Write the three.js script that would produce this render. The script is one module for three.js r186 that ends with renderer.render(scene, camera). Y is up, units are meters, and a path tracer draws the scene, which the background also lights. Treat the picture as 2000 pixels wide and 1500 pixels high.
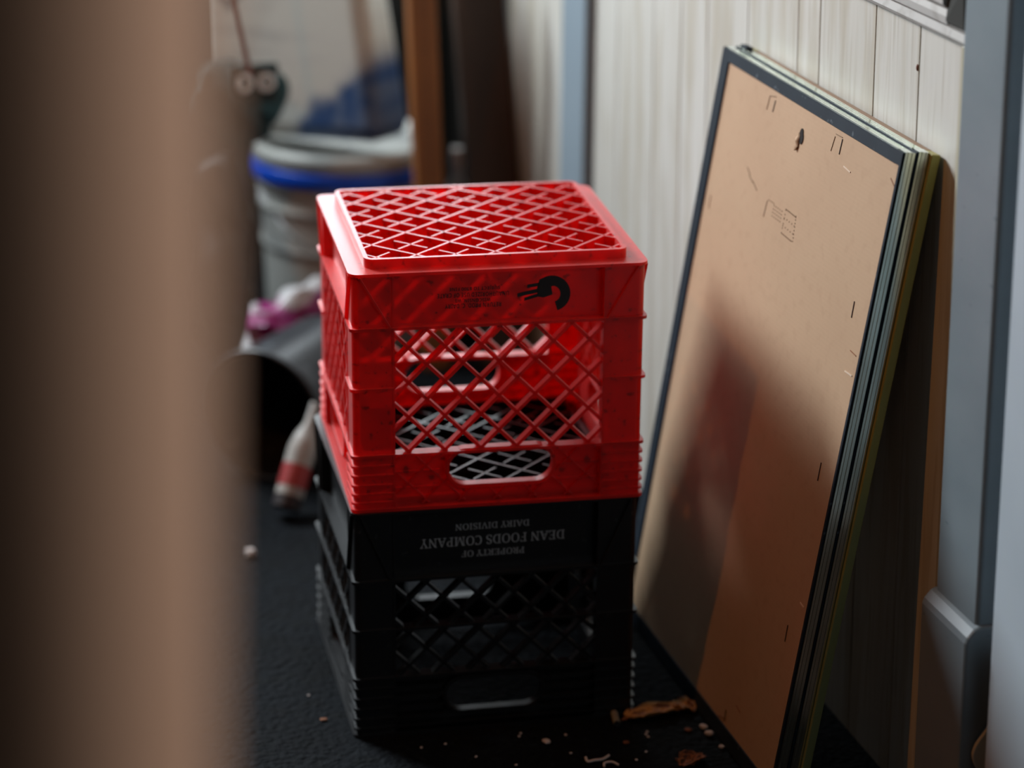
import * as THREE from 'three';
import { mergeGeometries } from 'three/addons/utils/BufferGeometryUtils.js';
import { RoundedBoxGeometry } from 'three/addons/geometries/RoundedBoxGeometry.js';
import { ImprovedNoise } from 'three/addons/math/ImprovedNoise.js';
import { FontLoader } from 'three/addons/loaders/FontLoader.js';
import { RectAreaLightUniformsLib } from 'three/addons/lights/RectAreaLightUniformsLib.js';

RectAreaLightUniformsLib.init();
// ------------------------------------------------------------------ camera, light, exposure
const scene = new THREE.Scene();
scene.background = new THREE.Color(0.02, 0.022, 0.025);
const camera = new THREE.PerspectiveCamera(17.267, 4 / 3, 0.05, 40);
camera.position.set(-0.5274, 1.3468, 2.5352);
camera.rotation.order = 'YXZ';
camera.rotation.set(-0.34104, -0.27295, 0.00989);
camera.focus = 2.67;
camera.userData.fStop = 2.05;
const renderer = new THREE.WebGLRenderer();
renderer.toneMapping = THREE.LinearToneMapping;
renderer.toneMappingExposure = 1.0;
renderer.shadowMap.enabled = true;

function areaLight(name, color, intensity, w, h, pos, target) {
  const l = new THREE.RectAreaLight(color, intensity, w, h);
  l.name = name; l.position.set(...pos); scene.add(l); l.lookAt(...target);
  return l;
}
// unseen high back window, out of view, placed to throw the main crate shadow
const DAY = new THREE.Color(0.85, 0.945, 1.0);
areaLight('unseen_back_window_light', DAY, 78, 0.95, 0.66, [-0.95, 1.78, -1.86], [-0.95, 1.78, 0]);
// unseen lower back window, placed to be mirrored in the upward crate faces
areaLight('unseen_low_back_window_light', DAY, 11, 0.54, 0.4, [0.22, 1.07, -1.86], [0.22, 1.07, 0]);
areaLight('unseen_corner_window_light', DAY, 17, 0.42, 0.46, [0.53, 0.98, -1.64], [-1, 0.98, -1.64]);  // unseen corner window, placed to carry the sheen across the crate top
// unseen window beside the camera, placed to light the right side of the pole
areaLight('unseen_side_window_light', new THREE.Color(1.0, 0.97, 0.94), 3.2, 0.7, 0.9, [0.52, 1.5, 2.0], [-1, 1.5, 2.0]);

// ------------------------------------------------------------------ helpers
let seed = 7;
const rnd = () => { seed = (seed * 16807) % 2147483647; return seed / 2147483647; };
const pn = new ImprovedNoise();
const noise = (x, y, z = 0) => pn.noise(x, y, z);
const fbm = (x, y, z = 0, o = 4) => { let s = 0, a = 0.5; for (let i = 0; i < o; i++) { s += a * noise(x, y, z + i * 7.3); x *= 2.03; y *= 2.03; a *= 0.5; } return s; };
const clamp = (v, a = 0, b = 1) => Math.min(b, Math.max(a, v));
const smooth = (a, b, x) => { const t = clamp((x - a) / (b - a)); return t * t * (3 - 2 * t); };
const mixc = (a, b, t) => [a[0] + (b[0] - a[0]) * t, a[1] + (b[1] - a[1]) * t, a[2] + (b[2] - a[2]) * t];
// colour texture from linear rgb function f(u, v) with u, v in 0..1
function tex(w, h, f, srgb = true) {
  const d = new Uint8Array(w * h * 4);
  const enc = (c) => { c = clamp(c); return Math.round(255 * (srgb ? (c <= 0.0031308 ? 12.92 * c : 1.055 * c ** (1 / 2.4) - 0.055) : c)); };
  for (let j = 0; j < h; j++) for (let i = 0; i < w; i++) {
    const c = f((i + 0.5) / w, (j + 0.5) / h), k = (j * w + i) * 4;
    d[k] = enc(c[0]); d[k + 1] = enc(c[1]); d[k + 2] = enc(c[2]); d[k + 3] = 255;
  }
  const t = new THREE.DataTexture(d, w, h, THREE.RGBAFormat);
  t.magFilter = THREE.LinearFilter; t.minFilter = THREE.LinearMipmapLinearFilter; t.generateMipmaps = true;
  t.wrapS = t.wrapT = THREE.MirroredRepeatWrapping;
  if (srgb) t.colorSpace = THREE.SRGBColorSpace;
  t.needsUpdate = true;
  return t;
}
const grey = (w, h, f) => tex(w, h, (u, v) => { const g = f(u, v); return [g, g, g]; }, false);
const lin = (r, g, b) => new THREE.Color().setRGB(r, g, b);
const std = (o) => new THREE.MeshStandardMaterial({ roughness: 0.7, ...o });
const phys = (o) => new THREE.MeshPhysicalMaterial({ roughness: 0.6, ...o });
function flat(g) { const o = g.index ? g.toNonIndexed() : g; for (const k of Object.keys(o.attributes)) if (!['position', 'normal', 'uv'].includes(k)) o.deleteAttribute(k); return o; }
const merge = (l) => mergeGeometries(l.map(flat));
const box = (x0, x1, y0, y1, z0, z1) => new THREE.BoxGeometry(x1 - x0, y1 - y0, z1 - z0).translate((x0 + x1) / 2, (y0 + y1) / 2, (z0 + z1) / 2);
const rbox = (w, h, d, r, x = 0, y = 0, z = 0, s = 2) => new RoundedBoxGeometry(w, h, d, s, r).translate(x, y, z);
// uv in metres from the positions, along the dominant axis of each triangle
function metreUV(g, s = 1, du = 0, dv = 0) {
  g = flat(g);
  const p = g.attributes.position, n = p.count, uv = new Float32Array(n * 2);
  const a = new THREE.Vector3(), b = new THREE.Vector3(), c = new THREE.Vector3();
  for (let i = 0; i < n; i += 3) {
    a.fromBufferAttribute(p, i); b.fromBufferAttribute(p, i + 1); c.fromBufferAttribute(p, i + 2);
    const q = b.clone().sub(a).cross(c.clone().sub(a)); const ax = Math.abs(q.x), ay = Math.abs(q.y), az = Math.abs(q.z);
    [a, b, c].forEach((v, k) => {
      const [U, V] = ay > ax && ay > az ? [v.x, v.z] : ax > az ? [v.z, v.y] : [v.x, v.y];
      uv[(i + k) * 2] = U * s + du; uv[(i + k) * 2 + 1] = V * s + dv;
    });
  }
  g.setAttribute('uv', new THREE.BufferAttribute(uv, 2));
  return g;
}
const taken = {};
function numbered(name) { const n = taken[name] = (taken[name] ?? -1) + 1; return n ? name + '_' + String(n).padStart(3, '0') : name; }
function mesh(name, g, m, parent) {
  const o = new THREE.Mesh(g, m); o.castShadow = o.receiveShadow = true;
  o.name = parent === scene ? numbered(name) : name; parent.add(o); return o;
}
function thing(name, label, category, pos = [0, 0, 0], turn = 0, group) {
  const o = new THREE.Group(); o.name = numbered(name); o.position.set(...pos); o.rotation.y = turn;
  o.userData = { label, category }; if (group) o.userData.group = group; scene.add(o); return o;
}
function solo(name, g, m, label, category, group) {
  const o = mesh(name, g, m, scene); o.userData = { label, category }; if (group) o.userData.group = group; return o;
}
function struct(name, label, category) { const o = thing(name, label, category); o.userData.kind = 'structure'; return o; }
// a tube through points
const tube = (pts, r, seg = 24, rs = 8) => new THREE.TubeGeometry(new THREE.CatmullRomCurve3(pts.map((p) => new THREE.Vector3(...p))), seg, r, rs, false);
const lathe = (pts, n = 48) => new THREE.LatheGeometry(pts.map((p) => new THREE.Vector2(...p)), n);
function roundRect(x0, x1, y0, y1, r, S = THREE.Shape) {
  const s = new S();
  s.moveTo(x0 + r, y0); s.lineTo(x1 - r, y0); s.absarc(x1 - r, y0 + r, r, -Math.PI / 2, 0);
  s.lineTo(x1, y1 - r); s.absarc(x1 - r, y1 - r, r, 0, Math.PI / 2);
  s.lineTo(x0 + r, y1); s.absarc(x0 + r, y1 - r, r, Math.PI / 2, Math.PI);
  s.lineTo(x0, y0 + r); s.absarc(x0 + r, y0 + r, r, Math.PI, Math.PI * 1.5);
  return s;
}
const extr = (s, d, o = {}) => new THREE.ExtrudeGeometry(s, { depth: d, bevelEnabled: false, curveSegments: 8, ...o });
// horizontal plate from a shape drawn in x, -z; from y0 to y1
const plate = (s, y0, y1, o) => extr(s, y1 - y0, o).rotateX(-Math.PI / 2).translate(0, y0, 0);
// push the vertices about with noise
function crumple(g, amp, freq, off = 0) {
  const p = g.attributes.position;
  for (let i = 0; i < p.count; i++) {
    const x = p.getX(i), y = p.getY(i), z = p.getZ(i);
    const f = (k) => amp * (noise(x * freq + off + k * 11, y * freq + k * 5, z * freq + off) + 0.5 * noise(x * freq * 2.1 + k * 3, y * freq * 2.1 + off, z * freq * 2.1));
    p.setXYZ(i, x + f(1), y + f(2), z + f(3));
  }
  g.computeVertexNormals(); return g;
}

// ------------------------------------------------------------------ materials
const redA = [0.84, 0.004, 0.003];
const redTex = tex(512, 512, (u, v) => {
  const n = fbm(u * 5, v * 5, 1), s = fbm(u * 60, v * 60, 4, 2), b = fbm(u * 34, v * 34, 9, 4);
  let c = mixc(redA, [0.9, 0.016, 0.005], clamp(0.5 + n));
  c = mixc(c, [0.1, 0.012, 0.01], smooth(0.2, 0.38, b) * 0.55);
  return mixc(c, [0.03, 0.01, 0.008], smooth(0.34, 0.44, s) * 0.8);
});
const redPlastic = phys({ map: redTex, roughness: 0.4, specularIntensity: 1, clearcoat: 0.15, clearcoatRoughness: 0.4, transmission: 0.6, thickness: 0, ior: 1.5 });
const blackTex = tex(256, 256, (u, v) => {
  const n = fbm(u * 8, v * 8, 3), s = fbm(u * 40, v * 40, 5, 3);
  return mixc(mixc([0.005, 0.0052, 0.006], [0.009, 0.009, 0.01], clamp(0.5 + n)), [0.06, 0.06, 0.062], smooth(0.3, 0.45, s) * 0.5);
});
const blackPlastic = phys({ map: blackTex, roughness: 0.36, specularIntensity: 1 });
const inkBlack = std({ color: lin(0.006, 0.006, 0.006), roughness: 0.6 });
const inkGrey = std({ color: lin(0.4, 0.41, 0.42), roughness: 0.7 });

const plankTex = tex(512, 1024, (u, v) => {
  const g = fbm(u * 70, v * 3.5, 1, 3), w = fbm(u * 16 + 0.6 * fbm(u * 4, v * 3, 8), v * 1.6, 5, 4), l = fbm(u * 2.5, v * 1.2, 9, 2);
  let c = mixc([0.5, 0.485, 0.44], [0.59, 0.58, 0.545], clamp(0.5 + l * 1.6));
  c = mixc(c, [0.4, 0.36, 0.285], smooth(-0.06, 0.26, w) * 0.7);
  return mixc(c, [0.4, 0.37, 0.31], smooth(0.04, 0.3, g) * 0.6);
});
const plankMat = std({ map: plankTex, roughness: 0.5, bumpMap: grey(256, 512, (u, v) => 0.5 + 0.5 * fbm(u * 70, v * 3, 1, 3)), bumpScale: 0.0006 });
const grooveMat = std({ color: lin(0.12, 0.11, 0.09), roughness: 0.9 });
const blueTex = tex(256, 512, (u, v) => {
  const n = fbm(u * 5, v * 9, 2), s = fbm(u * 45, v * 90, 7, 2);
  let c = mixc([0.155, 0.195, 0.22], [0.2, 0.24, 0.265], clamp(0.5 + n));
  return mixc(c, [0.06, 0.09, 0.11], smooth(0.36, 0.44, s) * 0.7);
});
const bluePaint = std({ map: blueTex, roughness: 0.42 });
const paleBlue = std({ map: tex(256, 256, (u, v) => mixc([0.42, 0.49, 0.55], [0.47, 0.54, 0.6], clamp(0.5 + fbm(u * 6, v * 6, 4)))), roughness: 0.45 });
const farBlue = std({ color: lin(0.21, 0.265, 0.31), roughness: 0.5 });
const whitePaint = std({ map: tex(256, 256, (u, v) => mixc([0.46, 0.455, 0.44], [0.38, 0.365, 0.345], smooth(0.05, 0.35, fbm(u * 12, v * 12, 3)))), roughness: 0.8 });
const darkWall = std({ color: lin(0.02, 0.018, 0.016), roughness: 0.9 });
const woodTexOf = (a, b, k) => tex(256, 512, (u, v) => mixc(a, b, clamp(0.5 + 1.3 * fbm(u * 22 + 0.8 * fbm(u * 3, v * 3, k + 2), v * 1.6, k, 4))));
const orangeWood = std({ map: woodTexOf([0.28, 0.095, 0.017], [0.12, 0.036, 0.008], 3), roughness: 0.6 });
const darkWood = std({ map: woodTexOf([0.05, 0.022, 0.01], [0.02, 0.009, 0.005], 5), roughness: 0.7 });
const poleWood = std({ map: woodTexOf([0.5, 0.3, 0.2], [0.42, 0.24, 0.15], 7), roughness: 0.75 });

const alu = std({ map: tex(128, 512, (u, v) => mixc([0.74, 0.76, 0.68], [0.62, 0.66, 0.57], clamp(0.5 + fbm(u * 40, v * 6, 2)))), metalness: 0.92, roughness: 0.16 });

// ------------------------------------------------------------------ the setting
const XW = 0.553, LEAN = -0.045;   // room face of the right wall; its boards lean a little
const shear = (g, y0 = 0.5) => { const p = g.attributes.position; for (let i = 0; i < p.count; i++) p.setZ(i, p.getZ(i) + LEAN * (p.getY(i) - y0)); return g; };
{
  const fl = struct('floor', 'dark blue black rough asphalt floor under the crates', 'floor');
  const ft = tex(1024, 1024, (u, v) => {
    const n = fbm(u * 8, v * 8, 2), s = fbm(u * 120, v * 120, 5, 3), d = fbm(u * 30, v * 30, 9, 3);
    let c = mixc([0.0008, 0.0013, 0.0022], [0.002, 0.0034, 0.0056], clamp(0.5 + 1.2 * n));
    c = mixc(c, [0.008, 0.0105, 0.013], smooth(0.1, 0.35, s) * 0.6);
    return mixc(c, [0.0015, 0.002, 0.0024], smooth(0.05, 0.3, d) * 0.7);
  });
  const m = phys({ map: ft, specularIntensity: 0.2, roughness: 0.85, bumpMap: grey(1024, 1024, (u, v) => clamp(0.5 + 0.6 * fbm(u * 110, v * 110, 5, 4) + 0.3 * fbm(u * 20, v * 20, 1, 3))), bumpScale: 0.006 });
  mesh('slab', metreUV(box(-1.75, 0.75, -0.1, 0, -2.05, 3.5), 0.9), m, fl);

  const wr = struct('wall_right', 'pale wood plank wall behind the leaning frames', 'wall');
  mesh('backing', box(XW + 0.006, XW + 0.12, 0, 0.84, -1.36, 0.42), grooveMat, wr);
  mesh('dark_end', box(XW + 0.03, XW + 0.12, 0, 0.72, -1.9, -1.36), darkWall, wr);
  const zs = [0.322, 0.216, 0.103, -0.051, -0.116, -0.277, -0.42, -0.52, -0.63, -0.79, -0.9];
  for (let i = 0; i + 1 < zs.length; i++) {
    const z1 = zs[i] - 0.0009, z0 = zs[i + 1] + 0.0009;
    const g = rbox(0.01, 0.838, z1 - z0, 0.0012, XW + 0.005, 0.419, (z0 + z1) / 2, 1);
    mesh('plank', shear(metreUV(g, 1.6, i * 0.37, i * 0.21)), plankMat, wr);
  }
  const zf = [-1.02, -1.13, -1.21, -1.36];
  for (let i = 0; i + 1 < zf.length; i++) {
    const z1 = zf[i] - 0.001, z0 = zf[i + 1] + 0.001;
    mesh('plank', metreUV(rbox(0.01, 0.838, z1 - z0, 0.0012, XW + 0.005, 0.419, (z0 + z1) / 2, 1), 1.6, i * 0.43 + 0.2, i * 0.3), plankMat, wr);
  }
  mesh('upper_wall', box(XW, XW + 0.12, 0.905, 2.6, -1.36, 0.36), whitePaint, wr);
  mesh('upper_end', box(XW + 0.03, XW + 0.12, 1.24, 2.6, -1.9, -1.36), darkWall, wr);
  mesh('side_wall', merge([box(XW + 0.004, XW + 0.12, 0, 0.95, 0.42, 3.4), box(XW + 0.004, XW + 0.12, 2.05, 2.6, 0.36, 3.4), box(XW + 0.004, XW + 0.12, 0.9, 2.1, 0.36, 1.55), box(XW + 0.004, XW + 0.12, 0.9, 2.1, 2.45, 3.4)]), paleBlue, wr);
  mesh('rust_spot', new THREE.SphereGeometry(0.0028, 8, 6).scale(0.5, 1.3, 0.8).translate(XW - 0.0002, 0.792, 0.199), std({ color: lin(0.13, 0.035, 0.01) }), wr);

  const bat = struct('trim_1', 'narrow beige corner batten between the planks and the blue post', 'trim');
  mesh('strip', shear(metreUV(merge([rbox(0.008, 0.838, 0.010, 0.002, XW - 0.002, 0.419, 0.329), rbox(0.012, 0.838, 0.014, 0.004, XW - 0.001, 0.419, 0.342)]), 1.6)), std({ map: plankTex, color: lin(0.8, 0.76, 0.6), roughness: 0.5 }), bat);

  const post = struct('trim_2', 'grey blue painted post with plinth block at the right edge', 'post');
  mesh('shaft', shear(metreUV(rbox(0.07, 2.35, 0.097, 0.006, 0.531 + 0.035, 0.25 + 1.175, 0.4075, 3), 1.5)), bluePaint, post);
  const pl = [[0, 0], [0, 0.272], [0.002, 0.277], [0.008, 0.284], [0.012, 0.286], [0.06, 0.287], [0.06, 0]];
  const ps = new THREE.Shape(pl.map(([x, y]) => new THREE.Vector2(x, y)));
  mesh('plinth', shear(metreUV(extr(ps, 0.1, { bevelEnabled: true, bevelSize: 0.003, bevelThickness: 0.003, bevelSegments: 2 }).translate(0.521, 0, 0.358), 1.5)), bluePaint, post);
  // a patch of bare plaster where the paint of the plinth has come off
  const chip = new THREE.Shape();
  chip.moveTo(0, 0.05); chip.bezierCurveTo(-0.006, 0.035, -0.016, 0.03, -0.018, 0.015); chip.bezierCurveTo(-0.018, 0.004, -0.009, -0.006, -0.004, -0.014); chip.lineTo(-0.001, -0.035); chip.lineTo(0.004, -0.035); chip.lineTo(0.004, 0.05);
  mesh('plaster_patch', extr(chip, 0.003, { bevelEnabled: true, bevelSize: 0.001, bevelThickness: 0.001 }).translate(0.549, 0.14, 0.4785), std({ color: lin(0.5, 0.47, 0.4), roughness: 0.9 }), post);

  const dr = struct('door_1', 'pale blue painted door leaf at the right picture border', 'door');
  mesh('leaf', shear(metreUV(rbox(0.035, 2.0, 0.72, 0.003, 0.535 + 0.0175, 1.003, 0.482 + 0.36, 2), 1.5)), paleBlue, dr);
  mesh('handle', lathe([[0, -0.03], [0.012, -0.03], [0.012, -0.01], [0.024, 0], [0.026, 0.012], [0.018, 0.024], [0, 0.028]], 28).rotateZ(Math.PI / 2).translate(0.507, 1.0, 1.08), alu, dr);

  const far = struct('trim_3', 'steel blue painted post between the pale plank bays', 'post');
  mesh('shaft', rbox(0.05, 2.6, 0.118, 0.004, XW + 0.01, 1.3, -0.96), farBlue, far);

  const sill = struct('trim_4', 'white moulded window sill above the plank wall', 'sill');
  const sp = [[0.03, 0], [-0.008, 0], [-0.011, 0.004], [-0.009, 0.012], [-0.014, 0.016], [-0.016, 0.024], [-0.013, 0.03], [-0.02, 0.036], [-0.022, 0.05], [-0.018, 0.066], [0.03, 0.066]];
  const ss = new THREE.Shape(sp.map(([x, y]) => new THREE.Vector2(x, y)));
  mesh('moulding', metreUV(extr(ss, 1.19).translate(XW, 0.839, -0.899), 3), whitePaint, sill);
  const nub = extr(new THREE.Shape(sp.slice(0, 5).map(([x, y]) => new THREE.Vector2(x, y)).concat([new THREE.Vector2(0.03, 0.016)])), 0.04).translate(XW, 0.839, 0.29);
  mesh('moulding_end', metreUV(nub, 3), whitePaint, sill);
  mesh('rotten_end', crumple(rbox(0.035, 0.046, 0.042, 0.004, XW + 0.003, 0.879, 0.312, 6), 0.004, 60), std({ color: lin(0.03, 0.03, 0.026), roughness: 0.95 }), sill);

  // back wall; its windows are out of view, placed to light the corner
  const wb = struct('wall_back', 'dark back wall behind the white bucket', 'wall');
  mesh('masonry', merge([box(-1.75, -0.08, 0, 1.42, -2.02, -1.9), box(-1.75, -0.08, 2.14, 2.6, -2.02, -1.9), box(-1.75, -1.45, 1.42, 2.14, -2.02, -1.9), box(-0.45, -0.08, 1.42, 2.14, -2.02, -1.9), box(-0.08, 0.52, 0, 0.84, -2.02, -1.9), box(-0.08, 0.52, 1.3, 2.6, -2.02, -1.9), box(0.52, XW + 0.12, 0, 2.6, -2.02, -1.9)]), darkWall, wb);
  const w1 = struct('window_1', 'unseen high window in the back wall, placed for the main light', 'window');
  mesh('frame', merge([box(-1.46, -1.4, 1.41, 2.15, -1.96, -1.89), box(-0.5, -0.44, 1.41, 2.15, -1.96, -1.89), box(-1.4, -0.5, 1.41, 1.45, -1.96, -1.89), box(-1.4, -0.5, 2.11, 2.15, -1.96, -1.89)]), whitePaint, w1);
  mesh('pane', box(-1.4, -0.5, 1.45, 2.11, -1.94, -1.935), std({ color: 0x888888, emissive: lin(0.9, 0.95, 1), emissiveIntensity: 1.2 }), w1);  // glowing pane out of view, behind the main area light
  const w3 = struct('window_3', 'unseen lower back window above the bucket, placed for the sheen on the crates', 'window');
  mesh('frame', merge([box(-0.09, -0.05, 0.83, 1.31, -1.96, -1.89), box(0.49, 0.53, 0.83, 1.31, -1.96, -1.89), box(-0.05, 0.49, 0.83, 0.87, -1.96, -1.89), box(-0.05, 0.49, 1.27, 1.31, -1.96, -1.89)]), whitePaint, w3);
  mesh('pane', box(-0.05, 0.49, 0.87, 1.27, -1.94, -1.935), std({ color: 0x888888, emissive: lin(0.9, 0.95, 1), emissiveIntensity: 1.2 }), w3);  // glowing pane out of view, there for the crate tops to mirror
  const w4 = struct('window_4', 'unseen corner window at the far end of the right wall, placed for the sheen on the crates', 'window');
  mesh('frame', merge([box(XW, XW + 0.07, 0.72, 1.24, -1.9, -1.86), box(XW, XW + 0.07, 0.72, 1.24, -1.42, -1.36), box(XW, XW + 0.07, 0.72, 0.75, -1.86, -1.42), box(XW, XW + 0.07, 1.21, 1.24, -1.86, -1.42)]), whitePaint, w4);
  mesh('pane', box(XW + 0.03, XW + 0.035, 0.75, 1.21, -1.86, -1.42), std({ color: 0x888888, emissive: lin(0.9, 0.95, 1), emissiveIntensity: 1.2 }), w4);  // out of view, widens the bright area mirrored by the crate tops
  const w2 = struct('window_2', 'unseen window in the side wall beside the camera, placed to light the pole', 'window');
  mesh('frame', merge([box(XW - 0.01, XW + 0.05, 0.93, 2.07, 1.54, 1.6), box(XW - 0.01, XW + 0.05, 0.93, 2.07, 2.4, 2.46), box(XW - 0.01, XW + 0.05, 0.93, 0.99, 1.6, 2.4), box(XW - 0.01, XW + 0.05, 2.01, 2.07, 1.6, 2.4)]), whitePaint, w2);
  mesh('pane', box(XW + 0.03, XW + 0.035, 0.99, 2.01, 1.6, 2.4), std({ color: 0x888888, emissive: lin(1, 0.97, 0.94), emissiveIntensity: 0.8 }), w2);  // glowing pane out of view, goes with the light on the pole

  const wl = struct('unseen_wall_left', 'unseen dark brown wall on the far left side, closing off light', 'wall');
  mesh('masonry', box(-1.87, -1.75, 0, 2.6, -2.02, 3.5), darkWall, wl);  // out of view, keeps stray light off the left side
  const wf = struct('unseen_wall_front', 'unseen dark wall behind the camera, closing off light', 'wall');
  mesh('masonry', box(-1.87, XW + 0.12, 0, 2.6, 3.4, 3.5), darkWall, wf);  // out of view, keeps light from behind off the crate fronts
  const ce = struct('ceiling', 'unseen dark low ceiling, closing off light from above', 'ceiling');
  mesh('boards', box(-1.87, XW + 0.12, 2.6, 2.7, -2.02, 3.5), darkWall, ce);  // out of view, blocks overhead light so the shadows stay deep
}

// unseen warm bulb on the left, placed to draw the hard second shadow of the crates on the cardboard
{
  const p = [-0.92, 1.9, 0.09];
  const l = thing('unseen_pendant_lamp', 'unseen bare warm bulb left of the crates, placed for their second shadow', 'lamp', p);
  mesh('cord', new THREE.CylinderGeometry(0.003, 0.003, 0.63, 8).translate(0, 0.385, 0), blackPlastic, l);
  mesh('socket', lathe([[0, 0.03], [0.018, 0.03], [0.02, 0.075], [0.008, 0.09], [0, 0.09]], 24), blackPlastic, l);
  mesh('bulb', new THREE.SphereGeometry(0.03, 24, 16), std({ color: 0xffffff, emissive: lin(1, 0.4, 0.08), emissiveIntensity: 4 }), l);
  const pt = new THREE.PointLight(new THREE.Color(1, 0.33, 0.02), 1.45, 0, 2);  // unseen lamp, colour chosen for the orange tone of the shadowed cardboard
  pt.position.set(...p); pt.castShadow = true; pt.shadow.radius = 1.5; pt.name = 'unseen_pendant_lamp_light'; scene.add(pt);
}

// ------------------------------------------------------------------ milk crates
const W = 0.33, H = 0.2753, HW = W / 2;
const stadium = (cx, cy, w, h, S = THREE.Shape) => roundRect(cx - w / 2, cx + w / 2, cy - h / 2, cy + h / 2, h / 2 - 1e-4, S);
// bars at 45 degrees inside a rectangle of the u, v plane; skip(u, v) cuts holes
function diagonals(u0, u1, v0, v1, pitch, un, vn, wd, w0, w1, skip) {
  const out = [];
  for (const sgn of [1, -1]) {
    const c0 = un - sgn * vn, k0 = -30, k1 = 30;
    for (let k = k0; k <= k1; k++) {
      const c = c0 + k * pitch;            // u - sgn v = c
      const N = 60; let start = null, prev = null;
      const flush = () => {
        if (start && prev && Math.hypot(prev[0] - start[0], prev[1] - start[1]) > 0.004) {
          const L = Math.hypot(prev[0] - start[0], prev[1] - start[1]);
          const g = new THREE.BoxGeometry(L + 0.001, wd, w1 - w0).rotateZ(Math.atan2(prev[1] - start[1], prev[0] - start[0]));
          out.push(g.translate((start[0] + prev[0]) / 2, (start[1] + prev[1]) / 2, (w0 + w1) / 2));
        }
        start = prev = null;
      };
      for (let i = 0; i <= N; i++) {
        const v = v0 + (v1 - v0) * i / N, u = c + sgn * v;
        if (u >= u0 && u <= u1 && !(skip && skip(u, v))) { if (!start) start = [u, v]; prev = [u, v]; } else flush();
      }
      flush();
    }
  }
  return out;
}
function ringShape(o, wdt, r) {
  const s = roundRect(-HW + o, HW - o, -HW + o, HW - o, r);
  s.holes.push(roundRect(-HW + o + wdt, HW - o - wdt, -HW + o + wdt, HW - o - wdt, Math.max(0.002, r - wdt), THREE.Path));
  return s;
}
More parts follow.
